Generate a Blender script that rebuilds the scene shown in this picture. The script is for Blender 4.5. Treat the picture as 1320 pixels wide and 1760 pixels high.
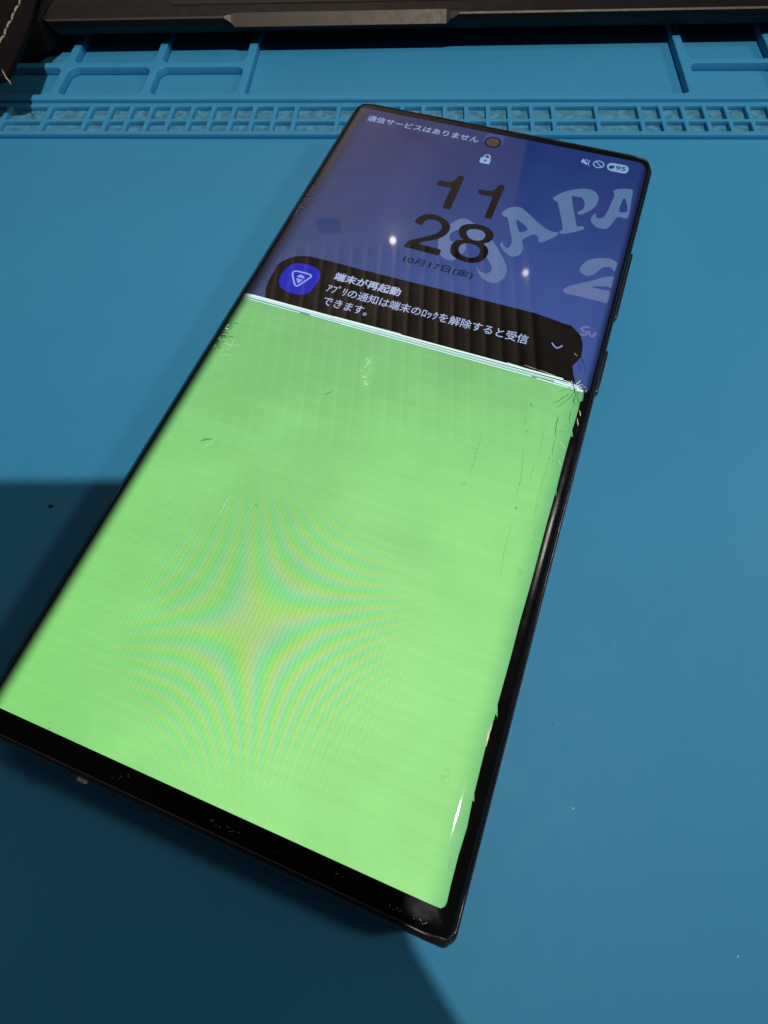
# A cracked curved-screen smartphone lying on a blue silicone repair mat.  Units: 1 blender unit = 1 cm.
import bpy, bmesh, math, random
from mathutils import Matrix, Vector
from math import radians, sin, cos, pi

sc = bpy.context.scene
for o in list(bpy.data.objects): bpy.data.objects.remove(o)
random.seed(7)
sc.unit_settings.system = 'METRIC'; sc.unit_settings.scale_length = 0.01

# outlines measured on the display surface (cm, phone's own axes: u across, v along)
D = {"one_a": [[[-0.798,5.258],[-0.786,5.395],[-0.628,5.389],[-0.497,5.43],[-0.448,5.49],[-0.411,5.659],[-0.374,5.686],[-0.297,5.684],[-0.264,5.627],[-0.254,4.93],[-0.257,4.569],[-0.283,4.535],[-0.401,4.533],[-0.436,4.574],[-0.45,4.889],[-0.454,5.224],[-0.545,5.227],[-0.764,5.224]]],"one_b": [[[0.192,5.265],[0.189,5.373],[0.35,5.381],[0.497,5.438],[0.54,5.495],[0.584,5.652],[0.62,5.681],[0.689,5.674],[0.723,5.63],[0.719,5.07],[0.717,4.57],[0.701,4.528],[0.579,4.526],[0.562,4.561],[0.551,4.869],[0.549,5.207],[0.547,5.238],[0.397,5.223],[0.231,5.235]]],"two": [[[-0.88,3.919],[-0.875,4.023],[-0.812,4.147],[-0.678,4.249],[-0.498,4.277],[-0.316,4.232],[-0.173,4.147],[-0.084,4.031],[-0.064,3.908],[-0.097,3.755],[-0.179,3.63],[-0.291,3.537],[-0.58,3.332],[-0.336,3.308],[-0.089,3.297],[-0.051,3.255],[-0.054,3.131],[-0.098,3.111],[-0.456,3.123],[-0.826,3.127],[-0.863,3.171],[-0.829,3.307],[-0.77,3.374],[-0.408,3.64],[-0.3,3.746],[-0.255,3.861],[-0.261,3.974],[-0.32,4.056],[-0.422,4.111],[-0.567,4.108],[-0.653,4.051],[-0.692,3.951],[-0.699,3.882],[-0.737,3.87]]],"eight": [[[0.148,3.919],[0.129,4.042],[0.177,4.152],[0.287,4.228],[0.457,4.277],[0.622,4.273],[0.767,4.228],[0.874,4.14],[0.916,4.026],[0.909,3.912],[0.858,3.812],[0.776,3.749],[0.867,3.677],[0.931,3.574],[0.94,3.428],[0.895,3.279],[0.789,3.172],[0.647,3.123],[0.489,3.119],[0.318,3.158],[0.192,3.239],[0.131,3.355],[0.112,3.501],[0.15,3.624],[0.228,3.697],[0.314,3.733],[0.233,3.777]],[[0.316,3.968],[0.333,4.045],[0.408,4.1],[0.523,4.126],[0.641,4.107],[0.723,4.034],[0.74,3.941],[0.698,3.844],[0.612,3.796],[0.491,3.796],[0.382,3.854]],[[0.296,3.45],[0.305,3.549],[0.371,3.626],[0.501,3.663],[0.635,3.651],[0.731,3.578],[0.763,3.492],[0.751,3.366],[0.675,3.288],[0.566,3.257],[0.44,3.278],[0.336,3.353]]],"let_j": [[[-0.08,4.148],[0.066,4.341],[0.225,4.362],[0.393,4.285],[0.653,4.168],[0.876,3.957],[1.019,3.809],[1.198,3.593],[1.357,3.376],[1.446,3.193],[1.464,2.991],[1.397,2.819],[1.269,2.731],[1.111,2.746],[0.967,2.84],[0.874,2.954],[0.815,3.053],[0.894,2.986],[0.985,2.943],[1.087,2.958],[1.141,3.041],[1.12,3.166],[1.028,3.295],[0.822,3.525],[0.635,3.684],[0.436,3.745],[0.4,3.664],[0.439,3.538],[0.441,3.401],[0.404,3.267],[0.313,3.11],[0.192,3.055],[0.039,3.094],[-0.087,3.23],[-0.171,3.423],[-0.203,3.58],[-0.201,3.821],[-0.154,3.994]],[[-0.002,3.701],[-0.002,3.843],[0.082,3.964],[0.159,3.98],[0.217,3.828],[0.299,3.728],[0.199,3.66],[0.115,3.605],[0.045,3.632]]],"let_a": [[[0.904,4.761],[0.917,4.861],[1.01,5.007],[1.15,5.083],[1.285,5.075],[1.478,4.945],[1.706,4.772],[1.893,4.645],[2.066,4.571],[2.219,4.573],[2.225,4.494],[2.119,4.351],[1.978,4.197],[1.907,4.174],[1.874,4.236],[1.85,4.3],[1.786,4.352],[1.71,4.346],[1.547,4.13],[1.606,3.933],[1.619,3.76],[1.563,3.636],[1.451,3.582],[1.312,3.625],[1.172,3.757],[1.116,3.846],[1.131,3.905],[1.159,3.914],[1.222,3.808],[1.302,3.799],[1.343,3.883],[1.331,4.023],[1.252,4.217],[1.092,4.612],[1.028,4.698],[0.961,4.702]],[[1.264,4.686],[1.412,4.349],[1.571,4.485]]],"let_p": [[[1.878,5.597],[1.905,5.685],[2.049,5.869],[2.276,6.042],[2.496,6.132],[2.683,6.123],[2.811,6.012],[2.857,5.85],[2.841,5.67],[2.762,5.49],[2.641,5.329],[2.562,5.273],[2.506,5.294],[2.507,5.351],[2.588,5.454],[2.598,5.592],[2.554,5.734],[2.469,5.825],[2.354,5.808],[2.276,5.743],[2.559,4.934],[2.605,4.9],[2.714,4.928],[2.74,4.863],[2.679,4.795],[2.526,4.683],[2.346,4.577],[2.258,4.571],[2.256,4.633],[2.292,4.7],[2.288,4.772],[2.056,5.38],[1.985,5.513],[1.926,5.541]]],"let_a2": [[[3.121,6.23],[3.168,6.325],[3.313,6.391],[3.464,6.431],[3.538,6.399],[3.564,6.04],[3.583,5.515],[3.383,5.461],[3.327,5.349],[3.252,5.083],[3.144,4.993],[2.991,4.999],[2.871,5.09],[2.817,5.223],[2.844,5.345],[2.893,5.417],[2.915,5.311],[2.985,5.277],[3.074,5.343],[3.11,5.487],[3.135,5.686],[3.169,6.048],[3.16,6.163]],[[3.393,6.099],[3.52,5.841],[3.524,5.678],[3.36,5.651]]],"num_2": [[[2.909,3.646],[2.909,3.737],[2.954,3.863],[3.033,3.991],[3.171,4.086],[3.356,4.152],[3.487,4.163],[3.575,4.143],[3.623,4.118],[3.625,4.008],[3.61,3.87],[3.581,3.871],[3.536,3.919],[3.467,3.924],[3.381,3.892],[3.318,3.816],[3.253,3.686],[3.182,3.59],[3.101,3.54],[3.008,3.551],[2.94,3.592]],[[2.712,2.965],[2.708,3.025],[2.778,3.118],[2.898,3.22],[3.067,3.337],[3.291,3.5],[3.46,3.63],[3.557,3.685],[3.622,3.715],[3.628,3.416],[3.575,3.4],[3.425,3.349],[3.236,3.269],[3.34,3.259],[3.495,3.263],[3.626,3.291],[3.63,2.982],[3.495,2.943],[3.28,2.935],[3.024,2.937],[2.795,2.931]]],"small_s": [[3.42,2.203],[3.358,2.207],[3.292,2.168],[3.278,2.115],[3.334,2.085],[3.387,2.07],[3.386,2.014],[3.331,1.987],[3.284,2.003]],"small_u": [[3.423,2.131],[3.454,2.046],[3.498,2.016],[3.542,2.052],[3.561,2.143]],"pill": [[[2.82,7.033],[2.825,7.109],[2.874,7.173],[2.937,7.193],[3.071,7.197],[3.206,7.197],[3.278,7.167],[3.318,7.095],[3.315,7.001],[3.269,6.924],[3.206,6.904],[3.086,6.908],[2.952,6.907],[2.865,6.942]]],"leaf": [[[2.87,6.986],[2.865,7.043],[2.885,7.079],[2.935,7.099],[2.984,7.106],[2.984,7.053],[2.973,7.008],[2.945,6.98],[2.908,6.973]]],"slash_c": [2.621,7.049],"speaker": [[[2.204,7.035],[2.217,7.088],[2.251,7.121],[2.277,7.097],[2.366,6.997],[2.353,6.961],[2.321,6.951],[2.264,6.996],[2.215,7.002]]],"speaker_lines": [[[2.221,7.133],[2.421,6.929]],[[2.279,7.119],[2.326,7.123],[2.347,7.087]],[[2.387,7.127],[2.392,7.058],[2.375,6.989]]],"lock": [[[-0.089,6.313],[-0.096,6.424],[-0.075,6.475],[-0.032,6.491],[0.058,6.486],[0.131,6.475],[0.153,6.442],[0.167,6.308],[0.15,6.274],[0.051,6.271],[-0.05,6.273],[-0.078,6.29]]],"shackle": [[-0.018,6.475],[-0.02,6.542],[0.01,6.591],[0.057,6.597],[0.098,6.559],[0.123,6.48]],"keyhole": [[0.034,6.412],[0.039,6.34]],"hole_c": [0.025,7.077],"card": [[[-3.127,0.824],[-3.25,1.103],[-3.287,1.348],[-3.285,1.576],[-3.305,1.763],[-3.252,1.888],[-3.154,2.009],[-3.046,2.11],[-2.909,2.18],[-2.743,2.216],[-2.595,2.228],[-2.069,2.229],[-1.696,2.219],[-0.717,2.218],[0.32,2.228],[1.331,2.224],[2.311,2.225],[2.607,2.191],[2.902,2.149],[3.064,2.141],[3.207,2.035],[3.299,1.944],[3.364,1.806],[3.401,1.635],[3.413,1.449],[3.369,1.332],[3.303,1.195],[3.352,1.026],[3.421,0.868],[3.427,0.69],[-2,0.8]]],"squircle": [[[-3.062,1.359],[-3.086,1.462],[-3.095,1.601],[-3.075,1.719],[-3.033,1.846],[-2.945,1.931],[-2.813,1.974],[-2.665,1.982],[-2.508,1.969],[-2.383,1.914],[-2.296,1.815],[-2.257,1.671],[-2.263,1.529],[-2.284,1.383],[-2.328,1.261],[-2.395,1.193],[-2.534,1.147],[-2.691,1.141],[-2.851,1.165],[-2.971,1.234]]],"tri": [[-2.856,1.616],[-2.876,1.673],[-2.86,1.718],[-2.818,1.736],[-2.67,1.743],[-2.518,1.739],[-2.466,1.712],[-2.46,1.667],[-2.532,1.521],[-2.614,1.375],[-2.643,1.357],[-2.688,1.373],[-2.747,1.447]],"half": [[[-2.745,1.592],[-2.732,1.633],[-2.698,1.668],[-2.64,1.663],[-2.584,1.623],[-2.576,1.593],[-2.658,1.593]]],"down": [[[-2.739,1.547],[-2.67,1.551],[-2.588,1.55],[-2.619,1.481],[-2.646,1.431]]],"chevron": [[2.802,1.603],[2.916,1.504],[3.012,1.602]],"green_right": [[3.641,0.693],[3.661,0.514],[3.613,0.46],[3.623,0.318],[3.62,0.105],[3.611,-0.185],[3.66,-0.299],[3.61,-0.313],[3.605,-0.666],[3.608,-1.243],[3.613,-1.439],[3.653,-1.566],[3.609,-1.483],[3.601,-2.088],[3.603,-3.137],[3.592,-3.803],[3.597,-4.368],[3.59,-5.078],[3.639,-5.244],[3.597,-5.209],[3.582,-5.676],[3.596,-6.282],[3.627,-6.379],[3.597,-6.366],[3.622,-6.693],[3.607,-7.038],[3.611,-7.404],[3.621,-7.581],[3.604,-7.628],[3.563,-7.659]],"cracks": [[0.01,[[3.179,0.52],[3.261,0.589],[3.354,0.661]]],[0.012,[[3.136,0.239],[3.258,0.367],[3.365,0.516],[3.354,0.54]]],[0.01,[[3.295,0.254],[3.38,0.402],[3.431,0.513],[3.458,0.59]]],[0.008,[[3.229,0.166],[3.284,0.257],[3.328,0.344]]],[0.018,[[3.381,0.834],[3.413,0.749],[3.448,0.681],[3.475,0.61],[3.458,0.59],[3.441,0.543]]],[0.018,[[3.475,0.61],[3.509,0.571],[3.49,0.496],[3.492,0.43],[3.474,0.423],[3.52,0.389],[3.516,0.335]]],[0.016,[[3.509,0.571],[3.555,0.511],[3.582,0.444],[3.577,0.389]]],[0.014,[[3.475,0.61],[3.547,0.641]]],[0.016,[[3.43,0.81],[3.449,0.927],[3.507,1.019],[3.568,1.059]]],[0.012,[[3.451,0.79],[3.468,0.865],[3.539,0.93]]],[0.01,[[3.508,0.543],[3.533,0.581],[3.555,0.632]]],[0.014,[[2.761,0.125],[2.775,0.037]]],[0.01,[[3.301,0.021],[3.309,-0.105],[3.303,-0.17]]],[0.008,[[3.495,0.208],[3.495,0.091],[3.507,-0.007],[3.533,-0.072]]],[0.012,[[3.305,0.02],[3.305,-0.084],[3.298,-0.16],[3.318,-0.285],[3.342,-0.407],[3.378,-0.445]]],[0.008,[[3.303,-0.102],[3.341,-0.104]]],[0.005,[[3.339,-0.306],[3.414,-0.288],[3.534,-0.269]]],[0.008,[[3.349,-0.476],[3.357,-0.587],[3.366,-0.725],[3.373,-0.779],[3.401,-0.797]]],[0.012,[[3.351,-0.863],[3.351,-0.911]]],[0.01,[[2.814,-0.465],[2.853,-0.52]]],[0.016,[[3.034,-1.979],[3.057,-2.022]]],[0.006,[[3.505,0.182],[3.504,0.048]]],[0.012,[[3.51,0.021],[3.516,-0.029]]],[0.012,[[3.52,-0.049],[3.537,-0.093]]],[0.014,[[3.42,1.453],[3.457,1.358],[3.493,1.304]]],[0.008,[[3.387,1.323],[3.443,1.206],[3.489,1.108]]],[0.008,[[3.5,1.307],[3.544,1.22],[3.536,1.148]]],[0.008,[[3.408,0.914],[3.44,0.974],[3.497,1.035]]],[0.012,[[-0.989,-0.966],[-0.935,-0.906],[-0.863,-0.831]]]],"dotted": [[[3.354,-0.924],[3.355,-1.102],[3.345,-1.254],[3.348,-1.48],[3.346,-1.729],[3.375,-2.025],[3.391,-2.158]],[[2.862,-0.814],[2.898,-0.998],[2.935,-1.206],[2.977,-1.435],[2.98,-1.647],[2.994,-1.851]],[[3.155,-0.993],[3.136,-1.178],[3.131,-1.342],[3.113,-1.455]],[[2.748,-0.14],[2.751,-0.273],[2.797,-0.448]],[[3.113,-0.208],[3.139,-0.662],[3.164,-0.906]],[[2.083,-0.592],[2.091,-1.203],[2.126,-1.748]],[[3.406,-2.211],[3.467,-2.399],[3.47,-2.552]],[[3.057,-2.227],[3.046,-2.676],[3.073,-2.947],[3.114,-3.303]]],"scratch": [[[-2.647,-2.728],[-2.565,-2.608],[-2.506,-2.478]],[[-1.747,-3.824],[-1.738,-3.614],[-1.729,-3.4]],[[-1.984,-4.927],[-1.987,-4.666],[-1.936,-4.334]],[[-1.76,-3.831],[-1.732,-3.426]],[[2.494,0.602],[2.559,0.61],[2.647,0.657]],[[2.244,0.425],[2.351,0.539],[2.576,0.629]],[[3.44,-0.501],[3.512,-0.544],[3.565,-0.584]],[[3.511,-0.852],[3.573,-0.949]],[[-3.362,-0.781],[-3.236,-0.729],[-3.097,-0.702]],[[-3.412,-0.476],[-3.244,-0.501],[-3.079,-0.414]],[[-3.282,-0.643],[-3.249,-0.535],[-3.244,-0.339]]],"chip": [[3.147,-6.212],[-2.55,-7.589],[2.075,-1.857],[-1.21,-3.452],[3.384,-3.058],[3.546,-7.182]],"chip_big": [[-2.671,-2.574]],"shatter": [[-3.429,-0.257],[-3.369,-0.697]],"gold": [[[2.413,0.911],[2.541,0.897],[2.691,0.885]],[[2.691,0.885],[2.872,0.876],[3.056,0.855]],[[3.65,0.284],[3.677,0.222],[3.689,0.177]],[[3.643,0.1],[3.675,0.015],[3.695,-0.039]],[[3.65,0.269],[3.679,0.211]],[[3.588,-5.354],[3.573,-5.498],[3.585,-5.666]],[[3.265,1.49],[3.302,1.463],[3.342,1.437]],[[3.68,0.78],[3.672,0.709]],[[3.482,0.857],[3.53,0.925]]],"moire_c": [-0.413,-5.252],"hom": [71.789471,55.485237,671.369437,13.211377,-46.161131,634.64641,-0.01605,0.036559],"cam": {"f": 819.062841800469,"loc": [0.7237,-5.8522,8.6113],"pitch": 0.39233572715205645,"yaw": 0.09398270001929782,"roll": -0.058549018255476704,"px": 39.94600511354761,"py": -23.557508410605898,"a": -0.3060855211208357},"specks": [[-6.938,7.936],[4.071,-2.805],[3.133,-7.357],[5.233,-9.016],[3.591,-4.052],[4.053,-4.888],[-7.181,-3.108],[2.912,-6.204],[5.686,0.808]],"crumb": [-6.645,-2.689],"refl_gold": [[-0.447,-0.084]]}

# ------------------------------------------------------------------ camera
K = D['cam']
cd = bpy.data.cameras.new('camera'); cam = bpy.data.objects.new('camera', cd); sc.collection.objects.link(cam)
cd.sensor_fit = 'HORIZONTAL'; cd.sensor_width = 36.0; cd.lens = K['f']/1320*36
cd.shift_x = -K['px']/1320; cd.shift_y = K['py']/1320
cd.clip_start = 0.05; cd.clip_end = 3000
CAMROT = Matrix.Rotation(K['yaw'],3,'Z') @ Matrix.Rotation(K['pitch'],3,'X') @ Matrix.Rotation(K['roll'],3,'Z')
cam.matrix_world = Matrix.Translation(K['loc']) @ CAMROT.to_4x4()
sc.camera = cam
cd.dof.use_dof = True; cd.dof.focus_distance = 11.0; cd.dof.aperture_fstop = FSTOP = 12.0

# ------------------------------------------------------------------ world and lamps
w = bpy.data.worlds.new('World'); sc.world = w; w.use_nodes = True
bg = w.node_tree.nodes['Background']; bg.inputs[0].default_value = (0.62,0.72,1.0,1); bg.inputs[1].default_value = 0.046
def lamp(name, kind, loc, power, color, size, aim=None):
    l = bpy.data.lights.new(name, kind); l.energy = power; l.color = color
    if kind == 'AREA': l.shape = 'RECTANGLE'; l.size, l.size_y = size
    else: l.shadow_soft_size = size
    o = bpy.data.objects.new(name, l); sc.collection.objects.link(o); o.location = loc
    if aim: o.rotation_euler = (Vector(aim)-Vector(loc)).to_track_quat('-Z','Y').to_euler()
    return o
bl = lamp('bench_lamp', 'SPOT', (27.5,-46,150), 5.5e5, (1.0,0.955,0.95), 2.3, (-1.0,14,0))
bl.data.spot_size = radians(27); bl.data.spot_blend = 1.0
lamp('side_lamp', 'POINT', (105,8,68), 1.0e5, (1.0,0.93,0.86), 6.0)
lamp('wall_fill', 'AREA', (-50,150,80), 2.3e5, (1.0,0.87,0.76), (60,40), (-50,235,245))  # added unseen area light to brighten the mirrored wall and ceiling
lamp('wall_spot', 'POINT', (-24.5,243,207), 2.4e3, (1.0,0.88,0.76), 2.0)
lamp('ceiling_spot', 'POINT', (55,222,211), 1.3e3, (1.0,0.92,0.84), 1.8)

sc.view_settings.view_transform = 'Standard'; sc.view_settings.look = 'None'
sc.view_settings.exposure = 0; sc.view_settings.gamma = 1; sc.view_settings.use_curve_mapping = False
sc.cycles.use_denoising = True; sc.cycles.max_bounces = 8; sc.cycles.sample_clamp_indirect = 6

# ------------------------------------------------------------------ helpers
def link(o): sc.collection.objects.link(o); return o
def empty(name, label, cat, loc=(0,0,0), rot=None):
    o = link(bpy.data.objects.new(name, None)); o.location = loc
    if rot: o.rotation_euler = rot
    o['label'] = label; o['category'] = cat; o.empty_display_size = 1
    return o
def obj(name, me, mat=None, parent=None, smooth=False):
    if isinstance(me, bmesh.types.BMesh):
        b = me; me = bpy.data.meshes.new(name); b.to_mesh(me); b.free()
    o = link(bpy.data.objects.new(name, me))
    if mat is not None:
        me.materials.clear(); me.materials.append(mat)
    if smooth:
        for p in me.polygons: p.use_smooth = True
    if parent is not None: o.parent = parent
    return o
def auto_smooth(o, deg=35):
    me = o.data
    for p in me.polygons: p.use_smooth = True
    me.set_sharp_from_angle(angle=radians(deg))
def box(bm, x0,x1,y0,y1,z0,z1, bev=0.0, seg=2):
    r = bmesh.ops.create_cube(bm, size=1)
    vs = r['verts']
    for v in vs: v.co = Vector(((x0+x1)/2+v.co.x*(x1-x0),(y0+y1)/2+v.co.y*(y1-y0),(z0+z1)/2+v.co.z*(z1-z0)))
    if bev > 0:
        es = list({e for v in vs for e in v.link_edges})
        bmesh.ops.bevel(bm, geom=es, offset=bev, segments=seg, profile=0.5, affect='EDGES')
def rrect(x0,x1,y0,y1,r,n=5):
    pts = []
    for cx,cy,a0 in ((x1-r,y1-r,0),(x0+r,y1-r,90),(x0+r,y0+r,180),(x1-r,y0+r,270)):
        for i in range(n+1):
            a = radians(a0+90*i/n); pts.append((cx+r*cos(a), cy+r*sin(a)))
    return pts
def area2(p): return sum(a[0]*b[1]-b[0]*a[1] for a,b in zip(p,p[1:]+p[:1]))
def smooth_loop(p, n=4, closed=True):
    out = []; m = len(p)
    rng = range(m) if closed else range(m-1)
    for i in rng:
        g = (lambda k: p[k%m]) if closed else (lambda k: p[max(0,min(m-1,k))])
        a,b,c,d = g(i-1),g(i),g(i+1),g(i+2)
        for k in range(n):
            t = k/n
            out.append(tuple(0.5*((2*b[j])+(-a[j]+c[j])*t+(2*a[j]-5*b[j]+4*c[j]-d[j])*t*t+(-a[j]+3*b[j]-3*c[j]+d[j])*t**3) for j in (0,1)))
    if not closed: out.append(tuple(p[-1]))
    return out
def curve_mesh(loops, extrude=0.0, bevel=0.0, bres=2):
    c = bpy.data.curves.new('tmp','CURVE'); c.dimensions = '2D'; c.fill_mode = 'BOTH' if extrude or bevel else 'BOTH'
    c.extrude = extrude; c.bevel_depth = bevel; c.bevel_resolution = bres; c.offset = -bevel
    for lp in loops:
        s = c.splines.new('POLY'); s.points.add(len(lp)-1)
        for k,q in enumerate(lp): s.points[k].co = (q[0],q[1],0,1)
        s.use_cyclic_u = True
    return eval_mesh(c)
def eval_mesh(c):
    o = link(bpy.data.objects.new('tmp', c))
    bpy.context.view_layer.update()
    dg = bpy.context.evaluated_depsgraph_get()
    me = bpy.data.meshes.new_from_object(o.evaluated_get(dg))
    bpy.data.objects.remove(o); bpy.data.curves.remove(c)
    return me
def ribbon(bm, pts, w, taper=True, dots=None):
    n = len(pts)
    prev = None
    tot = 0
    for i in range(n):
        a = Vector(pts[max(0,i-1)]); b = Vector(pts[min(n-1,i+1)])
        d = (b-a); d = d.normalized() if d.length > 0 else Vector((1,0))
        nn = Vector((-d.y,d.x)); ww = w*0.5*((1-abs(2*i/(n-1)-1)**2)*0.75+0.25 if taper else 1)
        p = Vector(pts[i])
        cur = (bm.verts.new((p.x+nn.x*ww,p.y+nn.y*ww,0)), bm.verts.new((p.x-nn.x*ww,p.y-nn.y*ww,0)))
        if prev and not (dots and (i % 2)):
            bm.faces.new((prev[0],prev[1],cur[1],cur[0]))
        prev = cur
def jitter(pts, amp, n=5):
    out = []
    for a,b in zip(pts,pts[1:]):
        for k in range(n):
            t = k/n; out.append((a[0]+(b[0]-a[0])*t+(random.uniform(-amp,amp) if k else 0), a[1]+(b[1]-a[1])*t+(random.uniform(-amp,amp) if k else 0)))
    out.append(tuple(pts[-1])); return out

# ------------------------------------------------------------------ node expression helper
class NX:
    def __init__(s, nt, sock): s.nt=nt; s.s=sock
    def _m(s, op, *a):
        n = s.nt.nodes.new('ShaderNodeMath'); n.operation = op
        for i,v in enumerate((s,)+a):
            if isinstance(v, NX): s.nt.links.new(v.s, n.inputs[i])
            else: n.inputs[i].default_value = v
        return NX(s.nt, n.outputs[0])
    def __add__(s,o): return s._m('ADD',o)
    __radd__ = __add__
    def __mul__(s,o): return s._m('MULTIPLY',o)
    __rmul__ = __mul__
    def __sub__(s,o): return s._m('SUBTRACT',o)
    def __rsub__(s,o): return (s*-1.0)+o
    def __truediv__(s,o): return s._m('DIVIDE',o)
    def step(s,a,b,lo=0.0,hi=1.0):
        n = s.nt.nodes.new('ShaderNodeMapRange'); n.interpolation_type='SMOOTHSTEP'
        s.nt.links.new(s.s,n.inputs[0])
        for i,v in zip((1,2,3,4),(a,b,lo,hi)): n.inputs[i].default_value = v
        return NX(s.nt,n.outputs[0])
def coords(nt):
    t = nt.nodes.new('ShaderNodeTexCoord'); x = nt.nodes.new('ShaderNodeSeparateXYZ'); nt.links.new(t.outputs['Object'], x.inputs[0])
    return t.outputs['Object'], NX(nt,x.outputs[0]), NX(nt,x.outputs[1]), NX(nt,x.outputs[2])
def rgb(nt, r,g,b):
    c = nt.nodes.new('ShaderNodeCombineXYZ')
    for i,v in enumerate((r,g,b)):
        if isinstance(v,NX): nt.links.new(v.s,c.inputs[i])
        else: c.inputs[i].default_value = v
    return c.outputs[0]
def mixc(nt, fac, a, b):
    m = nt.nodes.new('ShaderNodeMix'); m.data_type='RGBA'
    for i,v in ((0,fac),(6,a),(7,b)):
        if isinstance(v,NX): nt.links.new(v.s,m.inputs[i])
        elif hasattr(v,'links'): nt.links.new(v,m.inputs[i])
        elif isinstance(v,(int,float)): m.inputs[i].default_value=v
        else: m.inputs[i].default_value=(*v,1)
    return m.outputs[2]
def noise(nt, vec, scale, detail=3, stretch=None, rough=0.5):
    if stretch:
        mp = nt.nodes.new('ShaderNodeMapping'); mp.inputs['Scale'].default_value = stretch; nt.links.new(vec, mp.inputs[0]); vec = mp.outputs[0]
    n = nt.nodes.new('ShaderNodeTexNoise'); n.inputs['Scale'].default_value=scale; n.inputs['Detail'].default_value=detail; n.inputs['Roughness'].default_value=rough
    nt.links.new(vec,n.inputs['Vector']); return NX(nt,n.outputs[0])
def material(name, color=(0.5,0.5,0.5), rough=0.5, metal=0.0, spec=0.5, coat=0.0, emit=None, strength=1.0, noise_amt=0.0, noise_scale=5.0, bump=0.0, bump_scale=20.0, rough_var=0.0):
    m = bpy.data.materials.new(name); m.use_nodes = True; nt = m.node_tree; p = nt.nodes['Principled BSDF']
    p.inputs['Base Color'].default_value = (*color,1); p.inputs['Roughness'].default_value = rough; p.inputs['Metallic'].default_value = metal
    p.inputs['Specular IOR Level'].default_value = spec; p.inputs['Coat Weight'].default_value = coat; p.inputs['Coat Roughness'].default_value = 0.03
    if emit is not None:
        p.inputs['Emission Color'].default_value = (*emit,1); p.inputs['Emission Strength'].default_value = strength
    vec = coords(nt)[0]
    if noise_amt > 0:
        f = noise(nt, vec, noise_scale, 5)
        a = tuple(c*(1-noise_amt) for c in color); b = tuple(min(1,c*(1+noise_amt)) for c in color)
        nt.links.new(mixc(nt, f.step(0.3,0.7), a, b), p.inputs['Base Color'])
    if rough_var > 0:
        f = noise(nt, vec, noise_scale*1.7, 4)
        nt.links.new(f.step(0.3,0.7,max(0,rough-rough_var),rough+rough_var).s, p.inputs['Roughness'])
    if bump > 0:
        f = noise(nt, vec, bump_scale, 4); bn = nt.nodes.new('ShaderNodeBump'); bn.inputs['Strength'].default_value = 1.0; bn.inputs['Distance'].default_value = bump
        nt.links.new(f.s, bn.inputs['Height']); nt.links.new(bn.outputs[0], p.inputs['Normal'])
    return m

# ------------------------------------------------------------------ materials
def mat_silicone():
    m = material('blue_silicone', (0.058,0.345,0.565), 0.55, spec=0.25); nt = m.node_tree; p = nt.nodes['Principled BSDF']
    vec,x,y,z = coords(nt)
    n1 = noise(nt, vec, 0.18, 3); n2 = noise(nt, vec, 2.2, 5)
    c = mixc(nt, n1.step(0.3,0.7), (0.048,0.322,0.55), (0.055,0.340,0.570))
    c = mixc(nt, n2.step(0.45,0.8,0,0.10), c, (0.064,0.35,0.52))
    spk = noise(nt, vec, 9.0, 2)
    c = mixc(nt, spk.step(0.74,0.80,0,0.25), c, (0.03,0.16,0.26))
    nt.links.new(c, p.inputs['Base Color'])
    nt.links.new(n2.step(0.3,0.7,0.54,0.60).s, p.inputs['Roughness'])
    f = noise(nt, vec, 45, 3); bn = nt.nodes.new('ShaderNodeBump'); bn.inputs['Distance'].default_value = 0.004
    nt.links.new(f.s, bn.inputs['Height']); nt.links.new(bn.outputs[0], p.inputs['Normal'])
    return m
M_mat = mat_silicone()
M_matdust = material('dusty_silicone', (0.085,0.29,0.40), 0.75, spec=0.2, noise_amt=0.28, noise_scale=5)
M_frame = material('polished_dark_metal', (0.062,0.052,0.048), 0.30, metal=0.8, noise_amt=0.15, noise_scale=3, rough_var=0.06)
M_button = material('dark_button_metal', (0.11,0.095,0.088), 0.24, metal=0.9, rough_var=0.05)
M_black = material('black_glass', (0.004,0.004,0.004), 0.20, spec=0.22, rough_var=0.04, noise_scale=2)
M_antenna = material('beige_plastic', (0.40,0.35,0.28), 0.5, noise_amt=0.1)
M_crack = material('crack_dark', (0.008,0.014,0.008), 0.35, noise_amt=0.3)
M_crackg = material('crack_green', (0.004,0.012,0.004), 0.3, emit=(0.035,0.15,0.03), noise_amt=0.2)
M_crackb = material('crack_blue', (0.004,0.004,0.02), 0.3, emit=(0.012,0.014,0.055), noise_amt=0.2)
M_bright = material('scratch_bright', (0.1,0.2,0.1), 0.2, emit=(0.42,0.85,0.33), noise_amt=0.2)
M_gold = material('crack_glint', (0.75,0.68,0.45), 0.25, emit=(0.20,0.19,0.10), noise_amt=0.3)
def screen_mat(name, col, s=1.0, fade=True, fade_from=-3.66, fade_to=-3.36):
    """a lit display area under glossy glass; the dimming seen at a slant is painted in along the curved edges"""
    m = bpy.data.materials.new(name); m.use_nodes = True; nt = m.node_tree; p = nt.nodes['Principled BSDF']
    p.inputs['Base Color'].default_value = (0.004,0.004,0.004,1); p.inputs['Roughness'].default_value = 0.035; p.inputs['IOR'].default_value = 1.55
    vec,u,v,z = coords(nt)
    c = col(nt,vec,u,v) if callable(col) else rgb(nt,*col)
    if fade:
        f = u.step(fade_from,fade_to) * u.step(3.58,3.74,1,0.25)
        vm = nt.nodes.new('ShaderNodeVectorMath'); vm.operation='SCALE'; nt.links.new(c,vm.inputs[0]); nt.links.new(f.s,vm.inputs['Scale']); c = vm.outputs[0]
    nt.links.new(c, p.inputs['Emission Color']); p.inputs['Emission Strength'].default_value = s
    return m
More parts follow.
